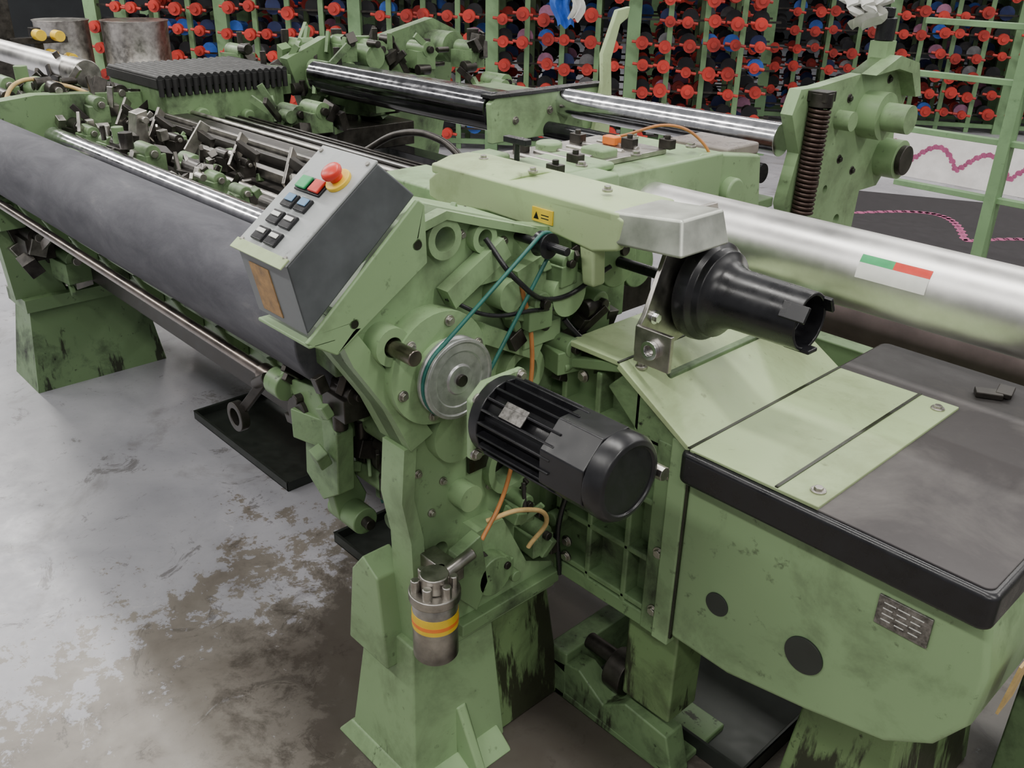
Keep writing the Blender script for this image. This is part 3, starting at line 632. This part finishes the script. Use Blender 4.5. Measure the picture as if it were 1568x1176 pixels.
for y,z in ((2.62,1.22),(2.8,1.24),(2.6,.95),(2.8,1.05),(3.05,1.28),(2.9,1.0)): p.bolt((-1.43,y,z),(1,0,0),.010,.01)
p.done()
p=Part(LM,'black_sensor_head',BLACK,.004); p.cyl((-1.45,3.0,1.40),(-1.45,3.0,1.47),.03); p.cyl((-1.45,3.0,1.47),(-1.45,3.0,1.50),.02); p.done()
pts=[]
for k in range(24*14):
    a=2*math.pi*k/14; t=k/(24*14); pts.append((-1.40+.028*math.cos(a),2.57+.028*math.sin(a)-.01*t,1.24-.33*t))
wire(LM,'coil_spring',pts,.0065,simple('brown_spring_steel',(.05,.031,.025),.4,.6),False,False)
p=Part(LM,'spring_core',DARKST,.002); p.cyl((-1.40,2.565,.88),(-1.40,2.57,1.28),.010); p.cyl((-1.40,2.57,1.24),(-1.40,2.57,1.28),.035); p.bx(-1.47,-1.37,2.54,2.60,1.255,1.285); p.bx(-1.46,-1.36,2.52,2.61,.88,.90); p.done()
# left rear assembly
gp=Part(LM,'rear_castings_far',GREEN2,.004); sp=Part(LM,'rear_steel_far',DARKST,.002); dp=Part(LM,'rear_dark_far',DARKST,.002)
gp.plate([(2.1,1.2),(2.3,1.28),(2.6,1.27),(2.9,1.34),(3.05,1.28),(3.0,1.0),(2.9,.6),(2.9,0),(2.7,0),(2.6,.6),(2.2,.9)],[(2.4,1.1,.04),(2.7,1.05,.05)],'x',-3.72,-3.66)
gp.cyl((-3.66,2.9,1.22),(-3.5,2.9,1.22),.07); gp.cyl((-3.66,2.45,1.2),(-3.5,2.45,1.2),.05); gp.cyl((-3.66,2.65,1.08),(-3.4,2.65,1.08),.04)
gp.bx(-3.66,-3.3,2.3,2.4,1.0,1.08); dp.bx(-3.7,-3.3,2.1,2.5,.85,.95)
for c,s in [((-3.55,2.2,1.12),1.3),((-3.6,2.5,1.18),1.4),((-3.5,2.7,1.18),1.3),((-3.4,2.9,1.18),1.3),((-3.7,2.05,1.10),1.3),((-3.45,2.35,1.02),1.5),((-3.3,2.0,1.0),1.3),((-3.9,2.3,1.18),1.3),((-3.2,2.9,1.05),1.4),((-3.4,1.95,.98),1.3),((-4.1,2.1,1.15),1.3),((-3.6,2.35,1.22),1.2)]:
    casting(gp,sp,dp,c,s,8)
gp.done(); sp.done(); dp.done()
wire(LM,'curved_arm',[(-2.75,1.85,.98),(-2.6,1.9,1.06),(-2.4,1.92,1.07),(-2.2,1.9,1.0)],.012,DARKST)
# ---- brown jar
OJ=group('oil_jar',(-1.55,2.3,.95))
p=Part(OJ,'jar',BROWNJ,.012,3); p.bx(-1.65,-1.46,2.20,2.34,.98,1.12); p.done()
p=Part(OJ,'jar_lid',simple('cloudy_lid',(.22,.19,.17),.3),.008,3); p.bx(-1.66,-1.45,2.19,2.35,1.12,1.155); p.done()
p=Part(OJ,'jar_shelf',GREEN2,.004); p.bx(-1.70,-1.44,2.05,2.45,.95,.98); p.done()
# ---- drip trays
def tray(x0,x1,y0,y1,h=.035,nm='drip_tray'):
    g=group(nm,((x0+x1)/2,(y0+y1)/2,0))
    p=Part(g,'tray_pan',simple('tray_metal',(.03,.035,.03),.4,.3),.002)
    p.bx(x0,x1,y0,y1,0.001,.006)
    for a in ((x0,x1,y0,y0+.008),(x0,x1,y1-.008,y1),(x0,x0+.008,y0,y1),(x1-.008,x1,y0,y1)): p.bx(*a,.001,h)
    p.done()
tray(-3.05,-2.36,1.22,1.55); tray(-2.02,-1.50,1.18,1.5); tray(-1.08,-.66,1.34,1.75,.05,'oil_tray')
# ================================================================= background creels
yarns=[NAVY,BLKY,BLUE,BLKY,PINK,GREYY,BLKY,NAVY,BLKY,BLKY,BLKY,NAVY,BLKY]
def creel_unit(seed,W=1.2,H=2.3,depth_rows=3):
    r=random.Random(seed); parts={}
    def P_(m,n): 
        if n not in parts: parts[n]=Part(None,n,m,0)
        return parts[n]
    g=P_(GREENC,'uprights'); g2=P_(GREEN2,'stays')
    for d in range(depth_rows):
        y=d*.5
        g.bx(-.055,.055,y-.04,y+.04,0,H); 
        for u in (.3,.6,.9): (g if d==0 else g2).bx(u-.022,u+.022,y-.015,y+.015,0,H)
        g.bx(0,W,y-.02,y+.02,.05,.09)
        for k in range(11):
            z=.18+k*.19
            P_(DARKST,'spindle_rails').bx(0,W,y-.008,y+.008,z-.008,z+.008)
            for u in (.10,.28,.46,.64,.82,1.04):
                if (d==0 and r.random()<.88) or (d and r.random()<.6):
                    q=P_(REDB,'red_caps'); z2=z+r.uniform(-.03,.03); u2=u+r.uniform(-.03,.03); rr=r.uniform(.042,.058)
                    q.cyl((u2,y-.14,z2),(u2,y-.09,z2),rr,seg=14); q.cyl((u2,y-.16,z2),(u2,y-.14,z2),rr*.45,seg=10); q.cyl((u2-.085,y-.11,z2+.01),(u2+.085,y-.11,z2-.01),.012,seg=8)
                m=r.choice(yarns)
                if r.random()<.8: P_(m,m.name+'_packages').cyl((u,y+.03,z+.02),(u,y+.22,z+.02),.07,.05,seg=14)
    return parts
units=[]
for s in range(4):
    parts=creel_unit(s); obs=[]
    for n_,pt in parts.items():
        o=pt.done(); obs.append((n_,o.data)); bpy.data.objects.remove(o)
    units.append(obs)
def creel(A,B,cnt,off):
    A=V(A); B=V(B); dr=(B-A).normalized(); an=math.atan2(dr.y,dr.x); CR=group('bobbin_creel',A)
    for i in range(cnt):
        pos=A+dr*(1.2*i)
        for (n_,me) in units[(i+off)%4]:
            o=bpy.data.objects.new('creel_'+n_,me); bpy.context.collection.objects.link(o); o.parent=CR
            o.matrix_world=Matrix.Translation(pos-CR.location)@Matrix.Rotation(an,4,'Z')
creel((-8.9,3.2,0),(-4.3,7.1,0),5,0)
creel((-6.6,8.3,0),(2.0,13.6,0),8,1)
RK=group('warping_rack',(-1.2,5.2,0))
p=Part(RK,'rack_frame',GREENC,.003)
for z in (.45,.75,1.05,1.32): p.bx(-2.3,.6,5.2,5.25,z,z+.03)
for x in (-1.75,-.9,0): p.bx(x-.03,x+.03,5.18,5.27,0,1.5)
p.done()
RG=group('patterned_rug',(-2.3,6.4,0))
p=Part(RG,'rug_sheet',MAT_,0); p.prism([(-3.4,6.6),(-2.7,5.5),(-.6,5.5),(-.9,6.7),(-2.2,7.2)],'z',.001,.01); p.done()
p=Part(RG,'rug_chain_print',MAGE,0)
for i in range(110):
    t=i/110; x=-2.9+2.3*t; y=6.05+.45*abs(math.sin(t*9))-.25*t; p.cyl((x,y,.01),(x,y,.012),.032 if i%2 else .02,seg=8)
p.done()
RG=group('patterned_board',(-2.4,7.6,0))
p=Part(RG,'board_panel',FABR,.004); p.loft([[(-3.75,7.50,0),(-1.0,7.50,0),(-1.0,7.54,0),(-3.75,7.54,0)],[(-3.75,7.66,.34),(-1.0,7.66,.34),(-1.0,7.70,.34),(-3.75,7.70,.34)]]); p.done()
p=Part(RG,'board_chain_print',MAGE,0)
for i in range(120):
    t=i/120; x=-3.65+2.55*t; z=.10+.15*abs(math.sin(t*20)); y=7.497+z*.47; p.cyl((x,y,z),(x,y-.004,z),.026 if i%2 else .017,seg=8)
p.done()
# steel drums upper left
for (x,y,r) in ((-8.0,2.62,.20),(-7.7,3.08,.25)):
    g=group('steel_drum',(x,y,0)); p=Part(g,'drum_shell',STEEL,.004)
    p.lathe((x,y,0),(0,0,1),[(.01,0),(r,0),(r,.35),(r+.012,.37),(r,.39),(r,.70),(r+.012,.72),(r,.74),(r,1.06),(r+.012,1.08),(r-.02,1.07),(.01,1.07)],40); p.done()
g=group('yellow_cable_reels',(-7.0,2.1,0)); p=Part(g,'reels',YEL,.004)
for (x,y,z) in ((-7.0,2.12,1.06),(-7.0,2.24,1.05),(-7.0,2.18,.93),(-7.0,2.30,.90)): p.cyl((x,y,z),(x+.1,y,z),.036,seg=20)
p.done(); p=Part(g,'reel_stand',DARKST,.004); p.bx(-7.15,-7.06,1.85,2.0,0,1.3); p.bx(-7.06,-6.99,2.1,2.32,.88,.92); p.bx(-7.08,-7.0,1.95,2.32,1.0,1.04); p.bx(-7.1,-7.02,2.1,2.16,0,1.1); p.done()
g=group('hanging_cloth_tag',(-4.9,6.1,1.5)); p=Part(g,'blue_tag',BLUE,0)
def drape(part,c,w,h,ang,ph):
    c=V(c); ex=V((math.cos(ang),math.sin(ang),0)); ey=V((-math.sin(ang),math.cos(ang),0)); m=10; g_=[]
    for j in range(m+1):
        row=[]
        for i in range(m+1):
            u=(i/m-.5)*w*(1-.35*j/m); z=(.5-j/m)*h; row.append(part.bm.verts.new(c+ex*(u+.03*math.sin(j*.8+ph))+ey*(.03*math.sin(i*1.1+ph+j*.3))+V((0,0,z+.02*math.sin(i+ph)))))
        g_.append(row)
    for j in range(m):
        for i in range(m): part.bm.faces.new((g_[j][i],g_[j][i+1],g_[j+1][i+1],g_[j+1][i]))
drape(p,(-5.35,5.55,1.30),.20,.42,.75,0); p.done()
p=Part(g,'white_tag',WHITE,0); drape(p,(-5.26,5.60,1.32),.14,.36,.75,2); p.done()
g=group('white_rag',(-1.45,3.0,1.5)); p=Part(g,'rag_cloth',WHITE,0); drape(p,(-1.5,2.93,1.50),.12,.09,.75,1); drape(p,(-1.47,2.9,1.49),.08,.08,.2,3); p.done()
g=group('tan_tag',(-.2,1.3,.6)); p=Part(g,'card',CARD,0); p.obx((-.225,1.28,.66),(.004,.06,.10),(0,0.1,0)); p.done()
